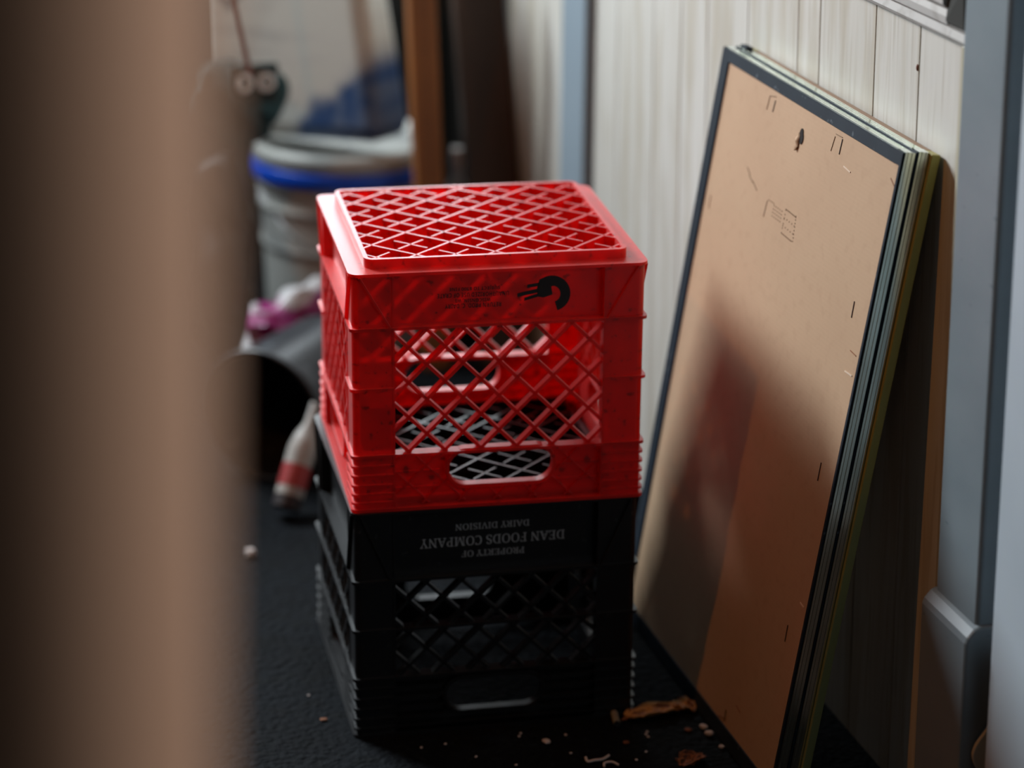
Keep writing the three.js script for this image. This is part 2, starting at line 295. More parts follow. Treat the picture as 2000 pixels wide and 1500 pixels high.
function crate(name, label, group, K, plastic) {
  const t = thing(name, label, 'crate', [0, 0, 0], 0, group);
  const UC = 0.048;                          // width of the corner columns
  const R = 0.014, RC = 0.0032;               // recess of the side panels and of the columns
  // corner columns with their ledges and fine ribs
  for (const q of [0, 1, 2, 3]) {
    const s = new THREE.Shape(); const a = -HW + RC, b = -HW + UC, th = 0.0028, r = 0.008;
    s.moveTo(b, a); s.lineTo(a + r, a); s.absarc(a + r, a + r, r, -Math.PI / 2, -Math.PI, true); s.lineTo(a, b);
    s.lineTo(a + th, b); s.lineTo(a + th, a + r); s.absarc(a + r, a + r, r - th, Math.PI, Math.PI * 1.5); s.lineTo(b, a + th);
    const gs = [plate(s, 0.001, H - 0.002)], lips = [];
    const led = (y, h, o) => {
      const l = new THREE.Shape(); const e = -HW + o, rr = 0.007;
      l.moveTo(b - 0.0005, e); l.lineTo(e + rr, e); l.absarc(e + rr, e + rr, rr, -Math.PI / 2, -Math.PI, true); l.lineTo(e, b - 0.0005);
      l.lineTo(a + 0.002, b - 0.0005); l.lineTo(a + 0.002, a + 0.002); l.lineTo(b - 0.0005, a + 0.002);
      (o ? gs : lips).push(plate(l, y - h / 2, y + h / 2));
    };
    for (const y of K.ledges) led(y, 0.0034, 0);
    for (const y of K.fine) led(y, 0.0026, 0.0005);
    // the slanting braces under the base
    const y0 = K.ledges[0], hh = H - 0.004 - y0;
    gs.push(new THREE.BoxGeometry(0.0025, Math.hypot(hh, 0.034), 0.005).rotateZ(Math.atan2(0.034, hh)).translate(-HW + 0.028, y0 + hh / 2, HW - RC + 0.0012));
    gs.push(new THREE.BoxGeometry(0.0025, Math.hypot(hh, 0.034), 0.005).rotateZ(-Math.atan2(0.034, hh)).translate(HW - 0.028, y0 + hh / 2, HW - RC + 0.0012).rotateY(-Math.PI / 2));
    // the L sits at the (-x, +z) corner: plate() maps shape y to -z
    const col = mesh('corner_column', metreUV(merge(gs).rotateY(q * Math.PI / 2), 3), plastic, t);
    for (const p of lips) mesh('column_ledge', metreUV(p.rotateY(q * Math.PI / 2), 3), plastic, col);
  }
  // full ledges running round
  const rings = [];
  for (const y of K.full) rings.push(plate(ringShape(0.0003, R + 0.002, 0.007), y - 0.0016, y + 0.0016));
  rings.forEach((g) => mesh('ledge', metreUV(g, 3), plastic, t));
  mesh('open_rim', metreUV(plate(ringShape(0, R + 0.001, 0.008), 0, 0.0035), 3), plastic, t);
  // four side walls
  const y1 = K.ledges[0];
  for (let q = 0; q < 4; q++) {
    const gs = [], u0 = UC, u1 = W - UC, uc = W / 2;
    gs.push(box(u0, u1, y1, H - 0.002, -R - 0.0025, -R));                                        // print band
    for (const u of [u0, u1]) gs.push(box(u - 0.0013, u + 0.0013, 0.002, H - 0.002, -R - 0.003, -0.0022));   // upright ribs
    const hh = K.hole, low = K.full[K.full.length - 1];
    // lower band with the hand hole
    const s = new THREE.Shape([[u0, 0.002], [u1, 0.002], [u1, low], [u0, low]].map((p) => new THREE.Vector2(...p)));
    s.holes.push(stadium(hh[0], hh[1], hh[2], hh[3], THREE.Path));
    gs.push(extr(s, 0.0022).translate(0, 0, -R - 0.0025));
    const inHole = (u, v) => { const dx = Math.max(0, Math.abs(u - hh[0]) - (hh[2] - hh[3]) / 2); return Math.hypot(dx, v - hh[1]) < hh[3] / 2 + 0.003; };
    if (K.relief) {
      gs.push(...diagonals(u0, u1, 0.004, low, 0.0402, uc + 0.0201, 0.189, 0.0018, -R - 0.0005, -R + 0.004, inHole));
      for (const v of [low - 0.024, low - 0.043]) for (const [a, b] of [[u0, 0.1], [W - 0.1, u1]]) gs.push(box(a, b, v - 0.001, v + 0.001, -R - 0.0005, -R + 0.003));
    } else for (const v of K.fine) { if (Math.abs(v - hh[1]) > hh[3] / 2 + 0.003) gs.push(box(u0, u1, v - 0.0012, v + 0.0012, -R - 0.001, -0.001)); else for (const [a, b] of [[u0, hh[0] - hh[2] / 2 - 0.002], [hh[0] + hh[2] / 2 + 0.002, u1]]) gs.push(box(a, b, v - 0.0012, v + 0.0012, -R - 0.001, -0.001)); }
    const place = (g) => g.translate(-HW, 0, HW).rotateY(q * Math.PI / 2);
    const wall = mesh('side_wall', metreUV(place(merge(gs)), 3), plastic, t);
    // hand hole lip
    const hs = stadium(hh[0], hh[1], hh[2] + 0.006, hh[3] + 0.006); hs.holes.push(stadium(hh[0], hh[1], hh[2], hh[3], THREE.Path));
    mesh('hand_hole_lip', metreUV(place(extr(hs, R - 0.002, { bevelEnabled: true, bevelSize: 0.0006, bevelThickness: 0.0006, bevelSegments: 1 }).translate(0, 0, -R - 0.002)), 3), plastic, wall);
    // open lattice
    const ls = [];
    for (const [va, vb, un, vn] of K.windows) ls.push(...diagonals(u0, u1, va, vb, 0.0402, uc + un, vn, 0.0036, -R - 0.001, -0.0035, null));
    mesh('lattice', metreUV(place(merge(ls)), 3), plastic, wall);
    if (q === 0) t.userData.front = wall;
  }
  // base of the crate, which is now its top
  mesh('shoulder', metreUV(plate(ringShape(0, 0.024, 0.012), H - 0.0035, H, { bevelEnabled: false }), 3), plastic, t);
  const ridge = ringShape(0.0195, 0.005, 0.012);
  mesh('ridge', metreUV(plate(ridge, H - 0.003, H + 0.0106), 3), plastic, t);
  const ribs = [], B = HW - 0.0235, P = 0.0435;
  const bar = (x0, z0, x1, z1, wd, ya, yb) => {
    const L = Math.hypot(x1 - x0, z1 - z0), an = -Math.atan2(z1 - z0, x1 - x0);
    ribs.push(new THREE.BoxGeometry(L, yb - ya, wd).rotateY(an).translate((x0 + x1) / 2, (ya + yb) / 2, (z0 + z1) / 2));
  };
  for (const s of [1, -1]) for (let k = -3; k <= 3; k++) {          // long ribs: x - s z = c
    const c = k * 2 * P + P; const pts = [];
    const zA = Math.max(-B, s > 0 ? -B - c : c - B), zB = Math.min(B, s > 0 ? B - c : c + B);
    if (zB - zA > 0.004) bar(c + s * zA, zA, c + s * zB, zB, 0.0028, H - 0.014, H + 0.0098);
  }
  // a short cross inside each diamond
  for (let i = -4; i <= 4; i++) for (let j = -4; j <= 4; j++) {
    if ((i + j) % 2 === 0) continue;
    const x = (i + 1) * P, z = j * P, a = P * 0.37;
    const clip = (v) => clamp(v, -B, B);
    if (Math.abs(x) > B + 0.01 || Math.abs(z) > B + 0.01) continue;
    for (const s of [1, -1]) {
      let t0 = -a, t1 = a;
      for (const [o, d] of [[x, 1], [z, s]]) { const lo = (-B - o) / d, hi = (B - o) / d; t0 = Math.max(t0, Math.min(lo, hi)); t1 = Math.min(t1, Math.max(lo, hi)); }
      if (t1 - t0 > 0.004) bar(x + t0, z + s * t0, x + t1, z + s * t1, 0.0024, H - 0.012, H + 0.0088);
    }
  }
  // finer floor grid under the ribs
  const fine = [];
  for (let k = -3; k <= 3; k++) { fine.push(box(-B, B, H - 0.016, H - 0.0125, k * P - 0.0011, k * P + 0.0011)); fine.push(box(k * P - 0.0011, k * P + 0.0011, H - 0.016, H - 0.0125, -B, B)); }
  mesh('base_grid', metreUV(merge([...ribs, ...fine]), 3), plastic, t);
  return t;
}
const font = await new FontLoader().loadAsync('fonts/droid/droid_sans_bold.typeface.json');
const serif = await new FontLoader().loadAsync('fonts/droid/droid_serif_regular.typeface.json');
// one line of lettering printed upside down on the front panel; u, v of its centre, width, height
function print(parent, f, str, u, v, wd, ht, m) {
  const g = new THREE.ShapeGeometry(f.generateShapes(str, 1), 5); g.computeBoundingBox();
  const b = g.boundingBox;
  g.translate(-(b.min.x + b.max.x) / 2, -(b.min.y + b.max.y) / 2, 0).scale(wd / (b.max.x - b.min.x), ht / (b.max.y - b.min.y), 1).rotateZ(Math.PI);
  return mesh('lettering', g.translate(u - HW, v, HW - 0.014 + 0.0004), m, parent);
}
const red = crate('milk_crate', 'red plastic milk crate turned upside down on the black crate', undefined, {
  ledges: [0.212, 0.143, 0.0655], full: [0.212, 0.0655], fine: [0.0537, 0.0424, 0.0311, 0.0205, 0.0105],
  windows: [[0.067, 0.211, 0.0201, 0.189]], hole: [0.168, 0.045, 0.118, 0.04], relief: true,
}, redPlastic);
red.rotation.y = -0.08998;
{
  const c = new THREE.Vector3(HW, 0, -HW).applyAxisAngle(new THREE.Vector3(0, 1, 0), -0.08998);
  red.position.set(c.x, H + 0.0004, c.z);
  const f = red.userData.front; delete red.userData.front;
  print(f, font, 'RETURN PROD. C. DAIRY', 0.1372, 0.231, 0.062, 0.0052, inkBlack);
  print(f, font, 'WISCONSIN, WI', 0.137, 0.237, 0.039, 0.0048, inkBlack);
  print(f, font, 'UNAUTHORIZED USE OF CRATE', 0.1372, 0.2433, 0.079, 0.0052, inkBlack);
  print(f, font, 'SUBJECT TO $300 FINE', 0.1388, 0.2505, 0.056, 0.0052, inkBlack);
  // the emblem: an open ring with a block and three bars
  const Z = 8.4e-5, sh = [];
  const P2 = (x, y) => { const u = (x - 1640) * Z, v = -(y - 270) * Z * 1.05; return new THREE.Vector2(u, v - 0.043 * u); };
  const ring = new THREE.Shape(), pts = [];
  for (let i = 0; i <= 30; i++) { const a = (-72 + i / 30 * 192) * Math.PI / 180; pts.push(P2(1640 + 245 * Math.cos(a), 270 - 232 * Math.sin(a))); }
  pts.push(P2(1470, 90), P2(1440, 200), P2(1450, 310), P2(1525, 325), P2(1648, 285), P2(1630, 180));
  for (let i = 0; i <= 16; i++) { const a = (80 - i / 16 * 150) * Math.PI / 180; pts.push(P2(1640 + 112 * Math.cos(a), 275 - 105 * Math.sin(a))); }
  sh.push(new THREE.Shape(pts));
  for (const [xa, ya, xb, yb, h] of [[1475, 150, 1310, 178, 44], [1460, 230, 1182, 292, 50], [1480, 285, 1272, 345, 42]]) sh.push(new THREE.Shape([P2(xa, ya - h / 2), P2(xa, ya + h / 2), P2(xb, yb + h / 2), P2(xb, yb - h / 2)]));
  mesh('emblem', new THREE.ShapeGeometry(sh).translate(0.2245 - HW, 0.2405, HW - 0.014 + 0.0004), inkBlack, f);
}
const blk = crate('milk_crate', 'black plastic milk crate standing upside down on the floor', undefined, {
  ledges: [0.192, 0.132, 0.072], full: [0.192, 0.132, 0.072], fine: [0.06, 0.0475, 0.035, 0.0225, 0.0105],
  windows: [[0.133, 0.191, 0.0201, 0.166], [0.073, 0.131, 0, 0.105]], hole: [0.163, 0.043, 0.112, 0.04], relief: false,
}, blackPlastic);
{
  const c = new THREE.Vector3(HW - 0.0047, 0, -HW).applyAxisAngle(new THREE.Vector3(0, 1, 0), -0.08998);
  blk.position.set(c.x, 0, c.z); blk.rotation.y = -0.08998 + 0.0228;
  const f = blk.userData.front; delete blk.userData.front;
  print(f, serif, 'PROPERTY OF', 0.1625, 0.2135, 0.072, 0.0076, inkGrey);
  print(f, serif, 'DEAN FOODS COMPANY', 0.162, 0.2292, 0.166, 0.0112, inkGrey);
  print(f, serif, 'DAIRY DIVISION', 0.1615, 0.2465, 0.085, 0.0076, inkGrey);
}

// ------------------------------------------------------------------ leaning picture frames
const AL = THREE.MathUtils.degToRad(81.2);
const FZ0 = -0.2594, FZ1 = 0.2667, FL = 0.729;
const cardTex = tex(1024, 1024, (u, v) => {
  const n = fbm(u * 4, v * 4, 1), f = fbm(u * 60, v * 60, 3, 4), fl = 0.5 + 0.5 * Math.sin(v * 1150 + 1.5 * fbm(u * 3, v * 3, 2));
  let c = mixc([0.42, 0.265, 0.155], [0.46, 0.3, 0.18], clamp(0.5 + n * 1.4));
  c = mixc(c, [0.37, 0.24, 0.14], fl * 0.14);
  return mixc(c, [0.34, 0.2, 0.11], smooth(0.0, 0.4, f) * 0.22);
});
const cardMat = std({ map: cardTex, roughness: 0.8 });
const navy = phys({ specularIntensity: 0.3, map: tex(256, 256, (u, v) => mixc(mixc([0.008, 0.013, 0.021], [0.014, 0.021, 0.031], clamp(0.5 + fbm(u * 9, v * 9, 1))), [0.12, 0.14, 0.16], smooth(0.3, 0.42, fbm(u * 30, v * 30, 4, 3)) * 0.6)), roughness: 0.65 });
const greenPaint = std({ map: tex(128, 512, (u, v) => mixc([0.34, 0.3, 0.07], [0.19, 0.23, 0.1], smooth(0.35, 0.75, v + 0.3 * fbm(u * 6, v * 10, 3)))), roughness: 0.5 });
const stapleMat = std({ color: lin(0.02, 0.012, 0.01), metalness: 0.4, roughness: 0.5 });
const paleFibre = std({ color: lin(0.62, 0.48, 0.36), roughness: 0.9 });
// local axes of a frame: x into the wall, y up the board, z along the wall
function frameGroup(name, label, off, thick, z0, z1, len) {
  const t = thing(name, label, 'picture frame', [0, 0, 0], 0, 'picture frames leaning on the plank wall');
  t.rotation.z = AL - Math.PI / 2;
  const lift = (off + thick) / Math.tan(AL);
  t.position.set(0.402 + off * Math.sin(AL) + lift * Math.cos(AL), -off * Math.cos(AL) + lift * Math.sin(AL), 0);
  t.userData.dim = [thick, z0, z1, len];
  return t;
}
// a rail profile with two fine grooves on its outer edge, swept along
function rail(len, thick, wd) {
  const s = new THREE.Shape(); const g = 0.0007, d = 0.0008, a = thick * 0.3, b = thick * 0.68;
  const pts = [[0.0012, 0], [0.0012, wd], [thick, wd], [thick, 0], [b + g, 0], [b + g, d], [b - g, d], [b - g, 0], [a + g, 0], [a + g, d], [a - g, d], [a - g, 0]];
  s.setFromPoints(pts.map((p) => new THREE.Vector2(...p)));
  return extr(s, len);           // x depth, y inward, z along
}
function metalFrame(t, backBorder, cardZ0, cardZ1, cardTop, marks) {
  const [th, z0, z1, L] = t.userData.dim; delete t.userData.dim;
  const bw = 0.016;
  // four rails
  const right = rail(L, th, bw).rotateX(-Math.PI / 2).translate(0, 0, 0);   // z along -> y up ; y inward -> -z... sits at z = 0
  mesh('rail', metreUV(right.clone().scale(1, 1, 1).translate(0, 0, z1), 2), alu, t);
  mesh('rail', metreUV(right.clone().rotateY(0).scale(1, 1, -1).translate(0, 0, z0), 2), alu, t).geometry = (() => { const g = flat(right.clone()); const p = g.attributes.position; for (let i = 0; i < p.count; i++) p.setZ(i, -p.getZ(i) + z0); const ix = []; for (let i = 0; i < p.count; i += 3) ix.push(i, i + 2, i + 1); g.setIndex(ix); const h = flat(g); h.computeVertexNormals(); return metreUV(h, 2); })();
  const horiz = rail(z1 - z0 - 2 * bw, th, bw);
  mesh('rail', metreUV(horiz.clone().translate(0, 0, z0 + bw), 2), alu, t);
  mesh('rail', metreUV(horiz.clone().rotateZ(Math.PI).translate(th, L, z0 + bw), 2), alu, t);
  // dark back lip of the rails
  const lip = new THREE.Shape(); lip.moveTo(z1 - 0.0008, 0.001); lip.lineTo(z0 + 0.0008, 0.001); lip.lineTo(z0 + 0.0008, L - 0.001); lip.lineTo(z1 - 0.0008, L - 0.001); lip.closePath();
  const hole = new THREE.Path(); hole.moveTo(cardZ1, 0.019); hole.lineTo(cardZ1, cardTop); hole.lineTo(cardZ0, cardTop); hole.lineTo(cardZ0, 0.019); hole.closePath(); lip.holes.push(hole);
  mesh('back_lip', metreUV(extr(lip, 0.002).rotateY(-Math.PI / 2).translate(0.0004, 0, 0), 3), navy, t);
  return mesh('backing_card', metreUV(box(0.0006, th - 0.002, 0.016, L - 0.012, cardZ0 - 0.003, cardZ1 + 0.0006), 1.15), cardMat, t);
}
{
  const T1 = 0.0118, GAP = 0.0022;
  const f1 = frameGroup('picture_frame', 'nearest of the leaning frames, brown cardboard back with a dark rim', 0, T1, FZ0, FZ1, FL);
  const card = metalFrame(f1, 0.016, -0.236, 0.2618, 0.714);
  // staples, tears and marks on the cardboard: [height, z] pairs
  const X = 0.0004;
  const line = (name, a, b, w, m, x = X) => { const L = Math.hypot(b[0] - a[0], b[1] - a[1]); const g = new THREE.BoxGeometry(0.0008, L, w).rotateX(Math.atan2(b[1] - a[1], b[0] - a[0])).translate(x, (a[0] + b[0]) / 2, (a[1] + b[1]) / 2); return mesh(name, g, m, card); };
  for (const [a, b] of [[[0.5585, 0.2218], [0.5409, 0.2225]], [[0.3794, 0.2216], [0.3591, 0.2219]], [[0.192, 0.222], [0.1729, 0.2227]], [[0.0359, 0.1097], [0.0229, 0.1111]], [[0.703, -0.0795], [0.6892, -0.0819]], [[0.7058, 0.1155], [0.6888, 0.1143]]]) line('staple', a, b, 0.0013, stapleMat);
  const rust = std({ color: lin(0.22, 0.075, 0.02) });
  for (const [a, b] of [[[0.6968, 0.2466], [0.691, 0.2587]], [[0.5093, 0.2356], [0.5083, 0.2511]], [[0.054, 0.1338], [0.0515, 0.1483]], [[0.0208, 0.0921], [0.0268, 0.1138]], [[0.555, -0.2179], [0.5394, -0.2169]]]) line('rusty_staple', a, b, 0.001, rust);
  for (const [a, b] of [[[0.4857, 0.2324], [0.4865, 0.2512]], [[0.6802, 0.1313], [0.6784, 0.1503]], [[0.2264, 0.2401], [0.2253, 0.251]]]) line('torn_fibre', a, b, 0.0016, paleFibre);
  const faint = std({ color: lin(0.2, 0.12, 0.065), roughness: 0.9 });
  // stamped characters: dotted outlines
  const dots = [];
  const dotline = (a, b, n) => { for (let i = 0; i < n; i++) { const s = i / (n - 1); dots.push(new THREE.BoxGeometry(0.0006, 0.0014, 0.0014).translate(X + 0.0001, a[0] + (b[0] - a[0]) * s, a[1] + (b[1] - a[1]) * s)); } };
  dotline([0.5935, -0.0493], [0.5753, -0.0519], 14); dotline([0.596, -0.046], [0.596, -0.03], 4);
  for (let k = 0; k < 4; k++) dotline([0.594 - k * 0.004, -0.028], [0.594 - k * 0.004, -0.004], 5);
  for (const v of [0.599, 0.589, 0.58, 0.5715]) dotline([v, 0.006], [v - 0.001, 0.036], v > 0.595 || v < 0.575 ? 10 : 5);
  dotline([0.599, 0.036], [0.5715, 0.04], 8); dotline([0.598, 0.006], [0.572, 0.006], 6);
  mesh('stamped_mark', merge(dots), faint, card);
  for (const [a, b] of [[[0.614, -0.1233], [0.608, -0.112]], [[0.607, -0.114], [0.602, -0.1]], [[0.6035, -0.1], [0.5968, -0.0843]]]) line('pencil_mark', a, b, 0.0009, faint);
  for (const [a, b] of [[[0.7045, -0.0975], [0.7075, -0.0795]], [[0.704, -0.0975], [0.688, -0.1]], [[0.7068, 0.0966], [0.7072, 0.1145]], [[0.704, 0.096], [0.687, 0.092]]]) line('pressed_mark', a, b, 0.0007, faint);
  // torn hole with its flap
  const hs = new THREE.Shape(); hs.moveTo(-0.005, 0.004); hs.bezierCurveTo(-0.004, 0.011, 0.004, 0.014, 0.006, 0.004); hs.bezierCurveTo(0.012, -0.002, 0.008, -0.012, 0.002, -0.011); hs.bezierCurveTo(-0.004, -0.008, -0.006, -0.004, -0.005, 0.004);
  mesh('torn_hole', extr(hs, 0.0008).rotateY(-Math.PI / 2).scale(1, 0.8, 0.85).translate(0.0005, 0.6834, 0.0085), std({ color: lin(0.012, 0.006, 0.004), roughness: 1 }), card);
  const flap = new THREE.SphereGeometry(0.007, 12, 8).scale(0.3, 1.5, 0.6);
  mesh('torn_flap', crumple(flap, 0.002, 250).translate(-0.0005, 0.675, 0.003), cardMat, card);

  const f2 = frameGroup('picture_frame', 'middle of the three leaning frames, pale metal edge', T1 + GAP, 0.0122, FZ0 + 0.002, FZ1 + 0.0015, FL);
  metalFrame(f2, 0.016, -0.236, 0.2618, 0.714);
  mesh('hanger_tab', rbox(0.01, 0.004, 0.02, 0.0015, 0.006, FL + 0.0018, FZ0 + 0.02), navy, f2);
  const f3 = frameGroup('picture_frame', 'rearmost leaning frame with an olive yellow painted edge', T1 + GAP + 0.0126, 0.0098, FZ0 + 0.004, FZ1 + 0.007, FL - 0.002);
  const [th, z0, z1, L] = f3.userData.dim; delete f3.userData.dim;
  const bw = 0.02;
  for (const z of [z0 + bw / 2, z1 - bw / 2]) { const g = rbox(th, L, bw, 0.0012, th / 2, L / 2, z); const h = flat(g), p = h.attributes.position, uv = h.attributes.uv; for (let i = 0; i < p.count; i++) uv.setXY(i, p.getZ(i) * 10, 1 - p.getY(i) / L); mesh('rail', h, greenPaint, f3); }
  for (const y of [bw / 2, L - bw / 2]) mesh('rail', rbox(th, bw, z1 - z0 - 2 * bw, 0.0012, th / 2, y, (z0 + z1) / 2), std({ color: lin(0.3, 0.19, 0.12) }), f3);
  mesh('panel', box(th * 0.3, th * 0.7, bw, L - bw, z0 + bw, z1 - bw), cardMat, f3);
}

// ------------------------------------------------------------------ blurred pole near the camera
{
  const g = new THREE.CylinderGeometry(0.052, 0.052, 2.598, 48, 1).translate(0, 1.3, 0);
  solo('wooden_pole', g, poleWood, 'tan wooden pole in the near left foreground, out of focus', 'pole').position.set(-0.5, 0, 1.79);
  scene.getObjectByName('wooden_pole').rotation.z = -0.03;
}

// ------------------------------------------------------------------ things at the back
{
  // bucket
  const bk = thing('bucket', 'white plastic bucket with a blue rim band behind the red crate', 'bucket', [0.295, 0, -1.43]);
  const wp = std({ map: tex(256, 256, (u, v) => mixc([0.45, 0.45, 0.42], [0.25, 0.255, 0.25], smooth(0.0, 0.35, fbm(u * 9, v * 6, 2)))), roughness: 0.45 });
  mesh('body', lathe([[0.0, 0], [0.128, 0], [0.132, 0.006], [0.138, 0.16], [0.1385, 0.17], [0.143, 0.172], [0.143, 0.178], [0.139, 0.18], [0.141, 0.235], [0.147, 0.238], [0.147, 0.246], [0.142, 0.248], [0.143, 0.268], [0.149, 0.27], [0.149, 0.28], [0.144, 0.282], [0.145, 0.31], [0.135, 0.31]]), wp, bk);
  mesh('band', lathe([[0.15, 0.287], [0.157, 0.289], [0.158, 0.311], [0.152, 0.314], [0.146, 0.313], [0.146, 0.287]]), std({ color: lin(0.008, 0.08, 0.6), roughness: 0.4 }), bk);
  mesh('lid', lathe([[0, 0.332], [0.12, 0.332], [0.135, 0.334], [0.141, 0.342], [0.15, 0.342], [0.154, 0.334], [0.155, 0.315], [0.14, 0.312]]), wp, bk);
  const hb = mesh('handle', tube([[-0.148, 0.262, 0], [-0.1, 0.2, 0.115], [0, 0.17, 0.16], [0.1, 0.2, 0.115], [0.148, 0.262, 0]], 0.0025, 32), std({ color: lin(0.3, 0.3, 0.3), metalness: 0.8, roughness: 0.4 }), bk);
  // sack standing on the bucket
  const g = new RoundedBoxGeometry(0.33, 0.42, 0.1, 10, 0.03);
  const p = g.attributes.position;
  for (let i = 0; i < p.count; i++) { const y = p.getY(i); p.setX(i, p.getX(i) - 0.12 * (y + 0.21) * (p.getX(i) > 0 ? 1 : -0.2)); }
  crumple(g, 0.012, 9, 3);
  const uv = g.attributes.uv; for (let i = 0; i < p.count; i++) uv.setXY(i, (p.getX(i) + 0.2) / 0.4, (p.getY(i) + 0.23) / 0.54);
  const st = tex(512, 512, (u, v) => {
    const n = fbm(u * 6, v * 6, 4), m = fbm(u * 14, v * 14, 8);
    let c = mixc([0.54, 0.525, 0.475], [0.43, 0.42, 0.385], smooth(0.0, 0.3, fbm(u * 2, v * 16, 5)));
    const edge = (u - 0.43) * 0.62 - (v - 0.05) + n * 0.1;
    c = mixc(c, mixc([0.02, 0.06, 0.17], [0.09, 0.13, 0.22], smooth(-0.1, 0.2, m)), smooth(-0.02, 0.05, edge) * smooth(0.035, 0.06, v));
    const q = Math.hypot((u - 0.47) * 1.6, v - 0.2); c = mixc(c, [0.2, 0.15, 0.05], smooth(0.03, 0.012, q) * 0.8);
    return mixc(c, [0.05, 0.08, 0.1], smooth(0.03, 0.012, Math.abs(v - 0.44 - Math.abs(u - 0.22) * 0.6)) * (u > 0.1 && u < 0.36 ? 0.8 : 0));
  });
  const sk = solo('sack', g, std({ map: st, roughness: 0.6 }), 'large off white sack with a blue printed corner standing on the bucket', 'sack');
  sk.position.set(0.225, 0.56, -1.42); sk.rotation.set(-0.06, -0.72, 0.03);

  // black bag with tarp and strap
  const bagMat = phys({ color: lin(0.004, 0.004, 0.006), roughness: 0.42, specularIntensity: 0.45 });
  const bg = crumple(new THREE.SphereGeometry(1, 48, 40).scale(0.06, 0.185, 0.08), 0.03, 9, 1).translate(0, 0.175, 0);
  const bp = bg.attributes.position; for (let i = 0; i < bp.count; i++) if (bp.getY(i) < 0.002) bp.setY(i, 0.002); bg.computeVertexNormals();
  solo('rubbish_bag', bg, bagMat, 'tall black plastic bag standing left of the bucket', 'bag').position.set(0.062, 0, -1.26);
  const tg = crumple(new THREE.SphereGeometry(1, 40, 28).scale(0.075, 0.05, 0.06), 0.03, 14, 5);
  solo('cloth_bundle', tg, std({ color: lin(0.012, 0.04, 0.042), roughness: 0.85 }), 'dark teal crumpled cloth on top of the black bag', 'cloth').position.set(0.086, 0.452, -1.25);
  const br = thing('hanging_bracket', 'dark green bracket with two pale rings and a red strap', 'bracket', [0.1, 0.478, -1.165]);
  mesh('plate', rbox(0.075, 0.06, 0.012, 0.003, 0, 0.02, 0), std({ color: lin(0.008, 0.022, 0.02), roughness: 0.6 }), br);
  for (const x of [-0.016, 0.018]) mesh('ring', new THREE.TorusGeometry(0.0105, 0.0042, 10, 28).translate(x, 0.022, 0.008), std({ color: lin(0.75, 0.75, 0.72), roughness: 0.35 }), br);
  mesh('strap', box(-0.004, 0.004, 0.03, 2.15, 0.006, 0.009).rotateZ(0.2), std({ color: lin(0.12, 0.012, 0.016), roughness: 0.7 }), br);

  // crumpled white bag with magenta print
  const wg = crumple(new THREE.SphereGeometry(1, 40, 30).scale(0.095, 0.105, 0.06), 0.03, 16, 9).translate(0, 0.09, 0);
  const q2 = wg.attributes.position, u2 = wg.attributes.uv; for (let i = 0; i < q2.count; i++) { if (q2.getY(i) < 0.002) q2.setY(i, 0.002); u2.setXY(i, q2.getX(i) * 4 + 0.5, q2.getY(i) * 5 - 0.38); } wg.computeVertexNormals();
  const pm = tex(256, 256, (u, v) => mixc([0.6, 0.6, 0.62], mixc([0.24, 0.004, 0.12], [0.4, 0.12, 0.3], smooth(0.1, 0.3, fbm(u * 10, v * 10, 6))), smooth(0.0, 0.08, 0.16 - Math.abs(v - 0.36) + 0.25 * fbm(u * 4, v * 4, 2))));
  solo('shopping_bag', wg, std({ map: pm, roughness: 0.4 }), 'crumpled white bag with magenta print left of the crates', 'bag').position.set(0.155, 0, -1.11);

  // dark pail lying on its side, mouth to the camera
  const pg = lathe([[0, -0.2], [0.078, -0.2], [0.083, -0.195], [0.095, -0.012], [0.1, -0.01], [0.101, 0], [0.096, 0.002], [0.092, -0.004], [0.08, -0.19], [0, -0.192]], 56);
  const pail = thing('pail', 'dark grey pail lying on its side with its mouth to the camera', 'pail', [0.037, 0.101, -0.8], 0);
  mesh('shell', pg.rotateX(Math.PI / 2), phys({ map: tex(256, 256, (u, v) => mixc([0.012, 0.014, 0.018], [0.06, 0.065, 0.075], smooth(0.1, 0.4, fbm(u * 20, v * 20, 4)))), roughness: 0.4 }), pail);
  pail.rotation.set(0.06, -0.72, 0, 'YXZ');
  const tb = thing('caulk_tube', 'white tube with a red label poking out of the dark pail', 'tube', [0.05, 0.028, -0.665]);
  mesh('barrel', lathe([[0, 0], [0.016, 0], [0.0165, 0.002], [0.0165, 0.06], [0.013, 0.075], [0.006, 0.09], [0.005, 0.115], [0, 0.115]], 28), std({ map: tex(64, 256, (u, v) => mixc([0.34, 0.32, 0.29], [0.22, 0.2, 0.19], smooth(0, 0.3, fbm(u * 8, v * 8, 3)))), roughness: 0.5 }), tb);
  mesh('red_label', lathe([[0.0166, 0.012], [0.0169, 0.012], [0.0169, 0.038], [0.0166, 0.038]], 28), std({ color: lin(0.3, 0.025, 0.025), roughness: 0.5 }), tb);
  mesh('end_cap', new THREE.CylinderGeometry(0.0168, 0.0168, 0.014, 28).translate(0, -0.006, 0), std({ color: lin(0.012, 0.004, 0.005), roughness: 0.6 }), tb);
  tb.rotation.set(-0.5, 0, -0.38); tb.scale.setScalar(1.2);

  // upright timber
  const tp = solo('timber_post', metreUV(rbox(0.043, 0.7, 0.035, 0.004, 0, 0.35, 0), 2), orangeWood, 'orange brown timber standing in front of the bucket rim', 'timber');
  tp.position.set(0.397, 0.001, -1.225); tp.rotation.z = 0.04;
  const dp = solo('leaning_plank', metreUV(rbox(0.085, 0.72, 0.03, 0.004, 0, 0.36, 0), 2), darkWood, 'dark brown plank leaning beside the pale wall', 'plank');
  dp.position.set(0.507, 0.006, -1.19); dp.rotation.x = -0.34;
  const bt = thing('bottle', 'small white bottle standing behind the timber', 'bottle', [0.484, 0, -1.43]);
